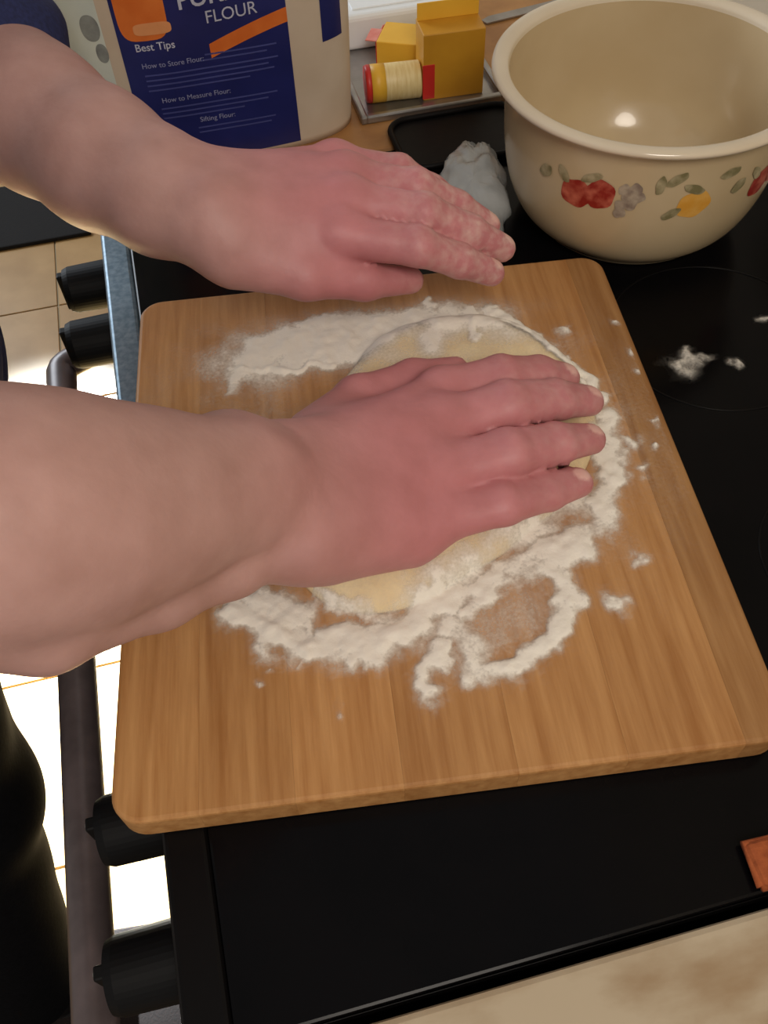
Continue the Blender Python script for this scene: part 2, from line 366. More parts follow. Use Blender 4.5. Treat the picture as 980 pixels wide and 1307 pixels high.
def hand(P, fing, thumb, wr, wu, pad, arm, wide):
    palm = arm
    for k, w in (('I', wr), ('M', wr), ('R', wu), ('P', wu)):
        palm = smin(palm, cone(P, w, fing[k][0], 0.025, 0.0158), 0.020)
    mid = tuple((np.array(wr) + np.array(wu)) / 2)
    for k in ('M', 'R'): palm = smin(palm, cone(P, mid, fing[k][0], 0.026, 0.0155), 0.016)
    palm = smin(palm, cone(P, pad[0], pad[1], pad[2], pad[3]), 0.022)
    for k in 'IMRP':            # knuckles stand proud of the back of the hand
        c = np.array(fing[k][0]) + np.array((0, 0, 0.0045)); palm = smin(palm, np.sqrt(((P - c.astype(np.float32)) ** 2).sum(1)) - 0.0128, 0.010)
    for a, k in ((wr, 'I'), (mid, 'M'), (mid, 'R'), (wu, 'P')):   # extensor tendons
        a = np.array(a) + np.array((0.02, 0, 0.0175)); b = np.array(fing[k][0]) + np.array((-0.008, 0, 0.0125)); palm = smin(palm, cone(P, a, b, 0.003, 0.0035), 0.008)
    th_ = chain(P, thumb, (0.0235, 0.0165, 0.0140, 0.0105), 0.008)
    res = smin(palm, th_, 0.020)
    for k in 'IMRP':
        j = fing[k]; dv = np.array(j[3]) - np.array(j[1]); sd_ = np.cross(dv, (0, 0, 1.)); sd_ = sd_ / np.linalg.norm(sd_) * wide
        d = smin(chain(P, [np.array(q) + sd_ * w for q, w in zip(j, (0.6, 1, 0.9, 0.55))], FR[k], 0.005), chain(P, [np.array(q) - sd_ * w for q, w in zip(j, (0.6, 1, 0.9, 0.55))], FR[k], 0.005), 0.006)
        pip = np.array(j[1]) + np.array((0, 0, 0.0022)); d = smin(d, np.sqrt(((P - pip.astype(np.float32)) ** 2).sum(1)) - FR[k][1] * 0.96, 0.005)
        res = np.minimum(res, smin(palm, d, 0.011))
    return res

N_WR, N_WU = (0.0190, 0.3560, 1.030), (0.0110, 0.3130, 1.030)
F_WR, F_WU = (0.0050, 0.5760, 1.060), (0.0000, 0.6120, 1.062)
N_SH, F_SH = (-0.345, 0.365, 1.395), (-0.345, 0.745, 1.385)
N_EL, F_EL = (-0.205, 0.250, 1.190), (-0.168, 0.840, 1.100)
def near_limb(P):
    d = chain(P, [N_SH, (-0.27, 0.30, 1.285), N_EL], (0.058, 0.055, 0.046), 0.02)
    d = smin(d, chain(P, [N_EL, (-0.1216, 0.2800, 1.136), (-0.0918, 0.2890, 1.1170), (-0.0585, 0.3040, 1.0950), (-0.0193, 0.3230, 1.0680), (0.008, 0.335, 1.044)],
                      (0.048, 0.0575, 0.0530, 0.0440, 0.0365, 0.0320), 0.02), 0.03)
    d = smin(d, cone(P, (-0.02, 0.345, 1.058), N_WR, 0.036, 0.0265), 0.012)
    d = smin(d, chain(P, [(-0.190, 0.240, 1.165), (-0.117, 0.245, 1.094), (-0.068, 0.272, 1.0615), (-0.030, 0.293, 1.0430), (-0.002, 0.312, 1.034), N_WU], (0.035, 0.0220, 0.0195, 0.0195, 0.0215, 0.0255), 0.01), 0.007)  # ulnar ridge
    return d
def far_limb(P):
    d = chain(P, [F_SH, (-0.235, 0.815, 1.240), F_EL], (0.058, 0.055, 0.048), 0.02)
    d = smin(d, chain(P, [F_EL, (-0.114, 0.728, 1.078), (-0.0700, 0.666, 1.072), (-0.0300, 0.618, 1.066), (-0.008, 0.596, 1.064)], (0.050, 0.0545, 0.0495, 0.0420, 0.0365), 0.02), 0.03)
    d = smin(d, cone(P, (-0.03, 0.605, 1.066), F_WR, 0.034, 0.028), 0.012)
    d = smin(d, cone(P, (-0.03, 0.632, 1.068), F_WU, 0.034, 0.028), 0.012)
    d = smin(d, ell(P, (0.004, 0.577, 1.085), (0.014, 0.012, 0.010)), 0.014)
    return d
def torso(P, g=0.0):
    d = ell(P, (-0.345, 0.555, 0.98), (0.115 + g, 0.165 + g, 0.13 + g))
    d = smin(d, ell(P, (-0.303, 0.555, 1.06), (0.120 + g, 0.160 + g, 0.16 + g)), 0.08)
    d = smin(d, ell(P, (-0.335, 0.555, 1.25), (0.115 + g, 0.170 + g, 0.17 + g)), 0.08)
    d = smin(d, cone(P, (-0.350, 0.42, 1.385), (-0.350, 0.69, 1.38), 0.062 + g, 0.062 + g), 0.08)
    return d
def head(P):
    d = cone(P, (-0.345, 0.555, 1.40), (-0.295, 0.555, 1.52), 0.058, 0.053)
    d = smin(d, ell(P, (-0.285, 0.555, 1.625), (0.100, 0.076, 0.105), -0.35), 0.03)
    d = smin(d, ell(P, (-0.235, 0.555, 1.565), (0.058, 0.056, 0.066), -0.35), 0.04)
    d = smin(d, cone(P, (-0.188, 0.555, 1.628), (-0.160, 0.555, 1.580), 0.008, 0.014), 0.012)
    d = smin(d, cone(P, (-0.186, 0.53, 1.647), (-0.186, 0.58, 1.647), 0.010, 0.010), 0.015)
    for s in (-1, 1):
        d = smin(d, ell(P, (-0.290, 0.555 + 0.080 * s, 1.612), (0.020, 0.008, 0.032), -0.35), 0.006)
        e = ell(P, (-0.186, 0.555 + 0.032 * s, 1.620), (0.014, 0.016, 0.011)); d = -smin(-d, e, 0.008)
    for dz, r in ((0.006, 0.007), (-0.007, 0.008)): d = smin(d, cone(P, (-0.176 - (0.004 if dz < 0 else 0), 0.538, 1.542 + dz), (-0.176 - (0.004 if dz < 0 else 0), 0.572, 1.542 + dz), r, r), 0.006)
    return d
def body(P):
    out = np.full(len(P), 9.0, np.float32)
    t = smin(torso(P), head(P), 0.05)
    n = near_limb(P); fl = far_limb(P)
    t = smin(smin(t, n, 0.04), fl, 0.04)
    mN = (P[:, 0] > -0.09) & (P[:, 1] < 0.505); mF = (P[:, 0] > -0.09) & (P[:, 1] >= 0.505)
    if mN.any(): t[mN] = hand(P[mN], NEAR, NEAR_T, N_WR, N_WU, ((0.030, 0.318, 1.008), (0.080, 0.318, 0.986), 0.0255, 0.0170), t[mN], 0.0050)
    if mF.any(): t[mF] = hand(P[mF], FARH, FAR_T, F_WR, F_WU, ((0.020, 0.615, 1.052), (0.075, 0.630, 1.040), 0.024, 0.018), t[mF], 0.0022)
    return t

def skin_mat():
    m = bpy.data.materials.new('skin'); m.use_nodes = True; nt = m.node_tree; L = nt.links.new; N = nt.nodes.new
    b = nt.nodes['Principled BSDF']; b.inputs['Roughness'].default_value = 0.48; b.inputs['Specular IOR Level'].default_value = 0.4
    b.inputs['Subsurface Weight'].default_value = 0.12; b.inputs['Subsurface Radius'].default_value = (0.010, 0.004, 0.002); b.inputs['Subsurface Scale'].default_value = 0.6
    at = N('ShaderNodeAttribute'); at.attribute_name = 'ruddy'; an = N('ShaderNodeAttribute'); an.attribute_name = 'nail'; af = N('ShaderNodeAttribute'); af.attribute_name = 'floury'
    tc = N('ShaderNodeTexCoord'); n1 = N('ShaderNodeTexNoise'); n1.inputs['Scale'].default_value = 38; n1.inputs['Detail'].default_value = 5; L(tc.outputs['Object'], n1.inputs['Vector'])
    a1 = N('ShaderNodeMix'); a1.data_type = 'RGBA'; a1.inputs[6].default_value = lin(190, 152, 145); a1.inputs[7].default_value = lin(196, 130, 134)
    L(at.outputs['Fac'], a1.inputs[0])
    r = N('ShaderNodeValToRGB'); r.color_ramp.elements[0].position = 0.3; r.color_ramp.elements[0].color = (0.88, 0.82, 0.80, 1); r.color_ramp.elements[1].position = 0.72; r.color_ramp.elements[1].color = (1.05, 1.02, 1.02, 1)
    L(n1.outputs['Fac'], r.inputs[0])
    mx = N('ShaderNodeMix'); mx.data_type = 'RGBA'; mx.blend_type = 'MULTIPLY'; mx.inputs[0].default_value = 1; L(a1.outputs[2], mx.inputs[6]); L(r.outputs[0], mx.inputs[7])
    nl = N('ShaderNodeMix'); nl.data_type = 'RGBA'; nl.inputs[7].default_value = lin(226, 176, 168); L(an.outputs['Fac'], nl.inputs[0]); L(mx.outputs[2], nl.inputs[6])
    n3 = N('ShaderNodeTexNoise'); n3.inputs['Scale'].default_value = 130; n3.inputs['Detail'].default_value = 6; L(tc.outputs['Object'], n3.inputs['Vector'])
    mr = N('ShaderNodeMapRange'); mr.inputs[1].default_value = 0.38; mr.inputs[2].default_value = 0.75; L(n3.outputs['Fac'], mr.inputs[0])
    mu = N('ShaderNodeMath'); mu.operation = 'MULTIPLY'; L(mr.outputs[0], mu.inputs[0]); L(af.outputs['Fac'], mu.inputs[1])
    fl = N('ShaderNodeMix'); fl.data_type = 'RGBA'; fl.inputs[7].default_value = lin(232, 220, 204); L(mu.outputs[0], fl.inputs[0]); L(nl.outputs[2], fl.inputs[6])
    L(fl.outputs[2], b.inputs['Base Color'])
    n2 = N('ShaderNodeTexNoise'); n2.inputs['Scale'].default_value = 260; n2.inputs['Detail'].default_value = 4; L(tc.outputs['Object'], n2.inputs['Vector'])
    bp = N('ShaderNodeBump'); bp.inputs['Strength'].default_value = 0.15; bp.inputs['Distance'].default_value = 0.0015; L(n2.outputs['Fac'], bp.inputs['Height']); L(bp.outputs[0], b.inputs['Normal'])
    return m
M['skin'] = skin_mat()
M['shirt'] = mat('navy_cotton', lin(38, 46, 92), lin(30, 36, 74), 0.9, scale=300, bump=0.2)
M['trousers'] = mat('black_trouser_cloth', lin(15, 15, 18), lin(10, 10, 12), 0.95, scale=200, bump=0.2, spec=0.1)
M['shoe'] = mat('black_shoe_leather', lin(16, 15, 15), lin(10, 10, 10), 0.45, scale=60)
M['sole'] = mat('shoe_rubber', lin(22, 21, 20), None, 0.8)
M['hair'] = mat('brown_hair', lin(62, 44, 30), lin(40, 28, 20), 0.6, scale=60, stretch=(1, 1, 0.2), bump=0.6)
M['eye'] = mat('eye', lin(220, 215, 205), None, 0.2)

person = empty('person', 'person in navy shirt and black trousers kneading dough with bare floury hands', 'person', (-0.42, 0.555, 0))
V, Fq = surface(body, (-0.52, 0.17, 0.86), (0.27, 0.93, 1.76), 0.0028)
bo = adopt(np_mesh('body', V, Fq, M['skin']), person)
X, Y, Z = V[:, 0], V[:, 1], V[:, 2]
ss = lambda a, b, x: (lambda t: t * t * (3 - 2 * t))(np.clip((x - a) / (b - a), 0, 1))
rud = ss(-0.04, 0.10, X)
nail = np.zeros(len(V)); flo = ss(0.12, 0.24, X) * 0.16 + ss(0.10, 0.19, X) * 0.30 * (Y > 0.505)
for hd in (NEAR, FARH):
    for k in 'IMRP':
        a, b = np.array(hd[k][2]), np.array(hd[k][3]); d = (b - a) / np.linalg.norm(b - a); s = np.cross(d, (0, 0, 1.)); s /= np.linalg.norm(s); up = np.cross(s, d)
        c = a + (b - a) * 0.98 + up * 0.0098; q = V - c
        e = ((q @ d) / 0.0072) ** 2 + ((q @ s) / 0.0062) ** 2 + ((q @ up) / 0.006) ** 2
        nail = np.maximum(nail, np.clip((1.2 - e) / 0.4, 0, 1))
for nm, arr in (('ruddy', rud), ('nail', nail), ('floury', flo)):
    a = bo.data.attributes.new(nm, 'FLOAT', 'POINT'); a.data.foreach_set('value', arr.astype(np.float32))

def lerp(a, b, t): return tuple(np.array(a) + (np.array(b) - np.array(a)) * t)
def shirt_f(P):
    d = torso(P, 0.012)
    d = smin(d, chain(P, [N_SH, (-0.27, 0.30, 1.285), lerp((-0.27, 0.30, 1.285), N_EL, 0.35)], (0.078, 0.074, 0.073), 0.02), 0.05)
    d = smin(d, chain(P, [F_SH, (-0.235, 0.815, 1.240), F_EL, lerp(F_EL, (-0.112, 0.737, 1.080), 0.30)], (0.078, 0.074, 0.070, 0.070), 0.02), 0.05)  # far sleeve lengthened past the elbow, its navy stands in for shade on the arm
    fold = 0.004 * np.sin(P[:, 2] * 95 + 6 * np.sin(P[:, 1] * 17)) * np.sin(P[:, 1] * 31 + P[:, 2] * 12)
    d = d + fold
    d = np.maximum(d, 0.90 - P[:, 2]); d = np.maximum(d, -(cone(P, (-0.345, 0.555, 1.43), (-0.29, 0.555, 1.55), 0.066, 0.07)))
    return d
V, Fq = surface(shirt_f, (-0.56, 0.17, 0.87), (-0.04, 0.96, 1.54), 0.006); adopt(np_mesh('shirt', V, Fq, M['shirt']), person)
LEGS = [[(-0.335, 0.460, 0.93), (-0.384, 0.410, 0.56), (-0.466, 0.340, 0.10)], [(-0.335, 0.645, 0.93), (-0.440, 0.665, 0.52), (-0.700, 0.700, 0.09)]]
def trousers_f(P):
    d = ell(P, (-0.345, 0.555, 0.955), (0.135, 0.182, 0.13))
    for lg in LEGS:
        d = smin(d, chain(P, lg, (0.098, 0.076, 0.068), 0.05), 0.04)
    d = d + 0.0015 * np.sin(P[:, 2] * 40 + 5 * np.sin(P[:, 1] * 20)) * np.sin(P[:, 0] * 25)
    d = np.maximum(d, P[:, 2] - 1.0); return np.maximum(d, 0.045 - P[:, 2])
V, Fq = surface(trousers_f, (-0.80, 0.24, 0.02), (-0.16, 0.80, 1.03), 0.007); adopt(np_mesh('trousers', V, Fq, M['trousers']), person)
for lg in LEGS:
    ax, ay = lg[2][0], lg[2][1]
    def shoe_f(P):
        d = chain(P, [(ax - 0.055, ay, 0.045), (ax + 0.03, ay, 0.052), (ax + 0.085, ay, 0.044)], (0.036, 0.042, 0.030), 0.02)
        d = smin(d, cone(P, (ax, ay, 0.05), (ax, ay, 0.10), 0.042, 0.044), 0.03); return np.maximum(d, 0.018 - P[:, 2])
    V, Fq = surface(shoe_f, (ax - 0.12, ay - 0.08, 0.0), (ax + 0.15, ay + 0.08, 0.17), 0.005); sh = adopt(np_mesh('shoe', V, Fq, M['shoe']), person)
    def sole_f(P):
        d = np.sqrt(((np.maximum(np.abs(P[:, 0] - ax - 0.012) - 0.062, 0)) ** 2 + (P[:, 1] - ay) ** 2)) - 0.043
        return np.maximum(np.maximum(d, P[:, 2] - 0.022), 0.0 - P[:, 2])
    V, Fq = surface(sole_f, (ax - 0.13, ay - 0.08, -0.021), (ax + 0.16, ay + 0.08, 0.05), 0.005)
    so_ = np_mesh('sole', V, Fq, M['sole']); so_.parent = sh
def hair_f(P):
    d = ell(P, (-0.295, 0.555, 1.640), (0.108, 0.086, 0.108), -0.35)
    cut = (P[:, 0] + 0.225) * 0.9 - (P[:, 2] - 1.672) * 1.1
    cut2 = (1.605 - P[:, 2]) + np.maximum(P[:, 0] + 0.30, 0) * 0.6
    d = d + 0.0012 * np.sin(P[:, 1] * 300 + P[:, 0] * 90)
    return np.maximum(np.maximum(d, cut), cut2 * 0.8)
V, Fq = surface(hair_f, (-0.44, 0.44, 1.50), (-0.15, 0.67, 1.79), 0.005); adopt(np_mesh('hair', V, Fq, M['hair']), person)
for s in (-1, 1):
    def eye_f(P): return ell(P, (-0.2035, 0.555 + 0.032 * s, 1.620), (0.0125, 0.0135, 0.0115))
    V, Fq = surface(eye_f, (-0.22, 0.53 + 0.032 * s, 1.60), (-0.18, 0.58 + 0.032 * s, 1.64), 0.002); ey = adopt(np_mesh('eye', V, Fq, M['eye']), person)
    v, f = lathe([(0.0, 0.0013), (0.003, 0.0011), (0.0052, 0.0)], 20); v = [(-0.1915 + zz, 0.555 + 0.032 * s + xx, 1.618 + yy) for xx, yy, zz in v]; pyd('iris', v, f, M['hair'], ey, True)

# ------------------------------------------------------------------ dough
DZ = ZT + BT
DO = [(0.0035, 0.3364), (0.0257, 0.3006), (0.0712, 0.2907), (0.1150, 0.3080), (0.1700, 0.3320), (0.226, 0.3700), (0.2580, 0.4395), (0.2197, 0.5350), (0.1304, 0.5500), (0.0842, 0.5122), (0.0523, 0.4753), (0.0126, 0.3996)]
dc = np.array((0.135, 0.415)); da = np.array([math.atan2(y - dc[1], x - dc[0]) for x, y in DO]); dr = np.array([math.hypot(x - dc[0], y - dc[1]) for x, y in DO])
o_ = np.argsort(da); da, dr = da[o_], dr[o_]; NA, NR_ = 180, 40
aa = np.linspace(-math.pi, math.pi, NA, endpoint=False); rr = np.interp(aa, np.concatenate([da - 2 * math.pi, da, da + 2 * math.pi]), np.tile(dr, 3))
ker = np.hanning(17); ker /= ker.sum(); rr = np.convolve(np.tile(rr, 3), ker, 'same')[NA:2 * NA]
def dough_h(x, y):              # height of the dough over the board, array in, array out
    a = np.arctan2(y - dc[1], x - dc[0]); r0 = np.interp(a, np.concatenate([aa - 2 * math.pi, aa, aa + 2 * math.pi]), np.tile(rr, 3))
    t = np.hypot(x - dc[0], y - dc[1]) / r0; tc_ = np.clip(t, 0, 1)
    hg = 0.0185 * np.sqrt(np.maximum(1 - tc_ ** 6, 0)) + 0.0022 * (vnoise(x, y, 45, 3) - 0.5) * (1 - tc_ ** 8)
    hg = hg + 0.004 * np.exp(-((tc_ - 0.88) / 0.06) ** 2) * np.maximum(0, np.cos(a - 0.6))
    return np.where(t < 1, np.maximum(hg, 0), 0.0)
v = [(dc[0], dc[1], DZ + 0.0185)]; f = []
for i in range(1, NR_ + 1):
    t = 1 - (1 - i / NR_) ** 1.6
    xs_, ys_ = dc[0] + rr * t * np.cos(aa), dc[1] + rr * t * np.sin(aa); hs_ = dough_h(xs_ * (1 if i < NR_ else 1), ys_) * (i < NR_)
    v += [(float(a_), float(b_), DZ + float(c_)) for a_, b_, c_ in zip(xs_, ys_, hs_)]
for k in range(NA): f.append((0, 1 + k, 1 + (k + 1) % NA))
for i in range(NR_ - 1):
    for k in range(NA):
        a0, b0 = 1 + i * NA + k, 1 + i * NA + (k + 1) % NA; f.append((a0, a0 + NA, b0 + NA, b0))
f.append(tuple(1 + (NR_ - 1) * NA + k for k in range(NA))[::-1])
M['dough'] = mat('raw_dough', lin(240, 222, 180), lin(228, 204, 158), 0.6, scale=45, bump=0.25, detail=5)
tag(pyd('dough', v, f, M['dough'], None, True), 'pale flattened round of bread dough under the pressing hand', 'dough')

# ------------------------------------------------------------------ flour, as heaps and dustings with real height
STROKES = [  # points, width, density
 ([(-0.0392, 0.3235), (-0.0197, 0.298), (0.0052, 0.2783), (0.0399, 0.2713), (0.0681, 0.279), (0.0969, 0.2958)], 0.0135, 1.15),
 ([(-0.0327, 0.3312), (-0.0138, 0.3166), (0.004, 0.300)], 0.013, 1.0),
 ([(0.0811, 0.2876), (0.1274, 0.297), (0.1692, 0.305), (0.2008, 0.3131)], 0.012, 0.85),
 ([(0.075, 0.296), (0.118, 0.312), (0.172, 0.328), (0.212, 0.343)], 0.011, 0.6), ([(0.015, 0.314), (0.045, 0.289), (0.075, 0.286)], 0.006, 0.6),
 ([(0.118, 0.262), (0.150, 0.275)], 0.022, 0.36), ([(0.09, 0.25), (0.085, 0.27)], 0.016, 0.40),
 ([(0.0971, 0.2353), (0.1208, 0.2289), (0.1521, 0.2432), (0.18, 0.27), (0.1737, 0.3018), (0.1415, 0.306), (0.111, 0.2795)], 0.0085, 0.9),
 ([(0.0698, 0.2256), (0.071, 0.2423), (0.0846, 0.2627)], 0.0075, 0.9),
 ([(0.0976, 0.271), (0.1089, 0.2561), (0.0991, 0.2415)], 0.012, 0.75),
 ([(0.2600, 0.4150), (0.2528, 0.395), (0.2373, 0.3528), (0.2201, 0.3251), (0.1994, 0.3067)], 0.012, 0.8),
 ([(0.2146, 0.5492), (0.2359, 0.5073), (0.2536, 0.4648), (0.2657, 0.4374)], 0.0078, 1.35),
 ([(0.0016, 0.5522), (0.0552, 0.5578), (0.1161, 0.5598), (0.1679, 0.5497), (0.2042, 0.5341)], 0.026, 0.55),
 ([(0.0662, 0.5793), (0.0928, 0.5468)], 0.014, 0.75), ([(0.1684, 0.5803), (0.1582, 0.5279)], 0.005, 0.7), ([(0.1976, 0.5613), (0.1833, 0.5111)], 0.005, 0.7),
 ([(-0.006, 0.545), (0.0311, 0.5343), (0.0687, 0.5272)], 0.0035, 0.9),
 ([(-0.006, 0.545), (-0.012, 0.520)], 0.006, 0.5)]
SPOTS = [(0.2679, 0.5106, .006), (0.3085, 0.5137, .0045), (0.3098, 0.4745, .005), (0.3067, 0.455, .005), (0.2685, 0.3905, .006), (-0.0306, 0.264, .003), (0.0115, 0.232, .003), (0.2071, 0.2595, .006), (0.2675, 0.3594, .006), (-0.0213, 0.2739, .003), (-0.0043, 0.2693, .003), (0.0295, 0.2602, .003), (0.23, 0.29, .006), (0.292, 0.40, .003), (0.285, 0.375, .003)]
def seg_d(px, py, pts):
    d = np.full(px.shape, 9.0)
    for (x0, y0), (x1, y1) in zip(pts[:-1], pts[1:]):
        dx, dy = x1 - x0, y1 - y0; t = np.clip(((px - x0) * dx + (py - y0) * dy) / (dx * dx + dy * dy), 0, 1)
        d = np.minimum(d, np.hypot(px - x0 - t * dx, py - y0 - t * dy))
    return d
def flour(name, x0, x1, y0, y1, h, strokes, spots, z0, dust, label, seed, inside=None, on_dough=False):
    gx, gy = np.meshgrid(np.arange(x0, x1, h), np.arange(y0, y1, h), indexing='ij')
    wx = gx + 0.012 * (vnoise(gx, gy, 70, seed) - 0.5) + 0.006 * (vnoise(gx, gy, 190, seed + 1) - 0.5)
    wy = gy + 0.012 * (vnoise(gx, gy, 70, seed + 2) - 0.5) + 0.006 * (vnoise(gx, gy, 190, seed + 3) - 0.5)
    D = np.zeros(gx.shape)
    for pts, w, den in strokes: D = np.maximum(D, den * np.exp(-(seg_d(wx, wy, pts) / w) ** 2.6))
    for sx, sy, r in spots: D = np.maximum(D, 0.8 * np.exp(-(np.hypot(wx - sx, wy - sy) / r) ** 2))
    D *= 0.62 + 0.45 * vnoise(gx, gy, 90, seed + 4) + 0.20 * vnoise(gx, gy, 330, seed + 5)
    D = D + dust(gx, gy) * (0.4 + 0.9 * vnoise(gx, gy, 60, seed + 6))
    if inside is not None: D = D * inside(gx, gy)
    hz = 0.0003 + 0.0034 * np.clip(D - 0.12, 0, 1.2) ** 1.3 * (0.75 + 0.5 * vnoise(gx, gy, 160, seed + 7))
    keep = D > 0.03; n = gx.shape; ids = -np.ones(n, int)
    q = keep[:-1, :-1] | keep[1:, :-1] | keep[:-1, 1:] | keep[1:, 1:]
    used = np.zeros(n, bool); used[:-1, :-1] |= q; used[1:, :-1] |= q; used[:-1, 1:] |= q; used[1:, 1:] |= q
    ids[used] = np.arange(used.sum())
    base = dough_h(gx, gy) if on_dough else 0 * gx
    V = np.stack([gx[used], gy[used], z0 + (hz + base + 0.0004 * (base > 0))[used]], 1)
    Fq = np.stack([ids[:-1, :-1][q], ids[1:, :-1][q], ids[1:, 1:][q], ids[:-1, 1:][q]], 1)
    o = np_mesh(name, V, Fq, M['flour']); a = o.data.attributes.new('flour_amount', 'FLOAT', 'POINT'); a.data.foreach_set('value', np.clip(D[used], 0, 1.2).astype(np.float32))
    tag(o, label, 'flour', kind='stuff'); return o
cs, sn = math.cos(math.radians(7.3)), math.sin(math.radians(7.3))
def on_board(x, y):
    u = (x - 0.0993) * cs - (y - 0.3985) * sn; w = (x - 0.0993) * sn + (y - 0.3985) * cs
    return ((np.abs(u) < BW / 2 - 0.005) & (np.abs(w) < BL / 2 - 0.005)).astype(float)
flour('flour_dusting', -0.13, 0.33, 0.15, 0.65, 0.0016, STROKES, SPOTS, DZ,
      lambda x, y: 0.30 * np.exp(-((np.hypot((x - 0.12) / 1.2, y - 0.42)) / 0.16) ** 4) + 0.14 * np.exp(-((x + 0.03) / 0.08) ** 2 - ((y - 0.56) / 0.07) ** 2) + 0.52 * np.exp(-((x - 0.115) / 0.120) ** 4 - ((y - 0.545 + 0.15 * (x - 0.1)) / 0.042) ** 4) * (0.75 + 0.6 * vnoise(x, y * 0.2, 55, 77)) + 0.04,
      'white flour scattered in drifts around the dough on the board', 10, on_board, True)
flour('flour_spill', 0.32, 0.48, 0.43, 0.53, 0.0012, [([(0.356, 0.470), (0.366, 0.478)], 0.0115, 0.80), ([(0.366, 0.478), (0.385, 0.474)], 0.006, 0.5), ([(0.372, 0.49), (0.366, 0.478)], 0.005, 0.55)],
      [(0.4494, 0.5042, 0.006), (0.40, 0.464, 0.004)], ZT, lambda x, y: 0 * x, 'small pinch of flour spilled on the bare black cooktop', 31)

# ------------------------------------------------------------------ mixing bowl with fruit decoration
BC = (0.397, 0.687, ZT)
bowl = empty('mixing_bowl', 'cream enamel mixing bowl with wide rim and painted fruit border', 'bowl', BC)
OUT = [(0.0, 0.002), (0.078, 0.002), (0.082, 0.0), (0.087, 0.001), (0.0915, 0.006), (0.1050, 0.020), (0.1140, 0.038), (0.1200, 0.060), (0.1235, 0.088), (0.1250, 0.116), (0.1258, 0.136)]
INN = [(0.1225, 0.139), (0.1212, 0.116), (0.1195, 0.088), (0.1155, 0.060), (0.107, 0.040), (0.093, 0.022), (0.072, 0.011), (0.030, 0.008), (0.0, 0.007)]
RIM = [(0.1310, 0.1372), (0.1365, 0.1388), (0.1384, 0.1415), (0.1370, 0.1442), (0.1325, 0.1452), (0.1275, 0.1444), (0.1240, 0.1424)]
def dense(p, k=4):
    q = np.array(p); t = np.arange(len(q)); tt = np.linspace(0, len(q) - 1, (len(q) - 1) * k + 1)
    return [(float(a), float(b)) for a, b in zip(np.interp(tt, t, q[:, 0]), np.interp(tt, t, q[:, 1]))]
def smoothp(p, k=6):
    q = [Vector((a, b)) for a, b in p]; r = []
    for i in range(len(q) - 1):
        p0, p1, p2, p3 = q[max(i - 1, 0)], q[i], q[i + 1], q[min(i + 2, len(q) - 1)]
        for j in range(k):
            t = j / k; r.append(tuple(0.5 * ((2 * p1) + (p2 - p0) * t + (2 * p0 - 5 * p1 + 4 * p2 - p3) * t * t + (3 * p1 - p0 - 3 * p2 + p3) * t ** 3)))
    r.append(tuple(q[-1])); return [(max(a, 0.0), b) for a, b in r]
M['cream'] = mat('cream_enamel', lin(206, 186, 150), lin(198, 176, 138), 0.22, scale=10, coat=0.4)
v, f = lathe(smoothp(OUT), 128); bw = pyd('bowl_wall', v, f, M['cream'], bowl, True)
v, f = lathe(smoothp(INN)[::1], 128); pyd('bowl_lining', v, f, M['cream'], bowl, True)
M['rimm'] = mat('pale_rim_enamel', lin(222, 208, 184), lin(214, 198, 172), 0.12, scale=10, coat=0.6)
v, f = lathe(smoothp([OUT[-1]] + RIM + [INN[0]]), 128); pyd('rim', v, f, M['rimm'], bowl, True)
oz = np.array([p[1] for p in smoothp(OUT)]); orr = np.array([p[0] for p in smoothp(OUT)])
def paint(name, ang, z, w, hgt, m, rot=0.0, lobes=0, dent=0.0, seed=0, lift=0.0004):
    rg = random.Random(seed); n, k = 28, 5; v, f = [], []
    ph = rg.random() * 6
    for i in range(k + 1):
        for j in range(n):
            a = 2 * math.pi * j / n; s = (i / k) * (1 + dent * math.sin(lobes * a + ph) + 0.05 * math.sin(5 * a + ph * 2))
            u, q = w * s * math.cos(a), hgt * s * math.sin(a); u, q = u * math.cos(rot) - q * math.sin(rot), u * math.sin(rot) + q * math.cos(rot)
            zz = z + q; r = float(np.interp(zz, oz, orr)) + lift; an = math.radians(ang) + u / r
            v.append((r * math.cos(an), r * math.sin(an), zz))
    for i in range(k):
        for j in range(n): f.append((i * n + j, i * n + (j + 1) % n, (i + 1) * n + (j + 1) % n, (i + 1) * n + j))
    return pyd(name, v, f, m, bowl, True)
M['apple'] = mat('painted_apple_red', lin(150, 34, 28), lin(205, 110, 88), 0.3, scale=90, lo=0.4, hi=0.7)
M['pear'] = mat('painted_orange', lin(222, 160, 62), lin(232, 184, 100), 0.3, scale=60)
M['leafm'] = mat('painted_leaf', lin(128, 120, 84), lin(178, 166, 132), 0.3, scale=110)
M['grape'] = mat('painted_grapes', lin(136, 120, 108), lin(182, 168, 148), 0.3, scale=120)
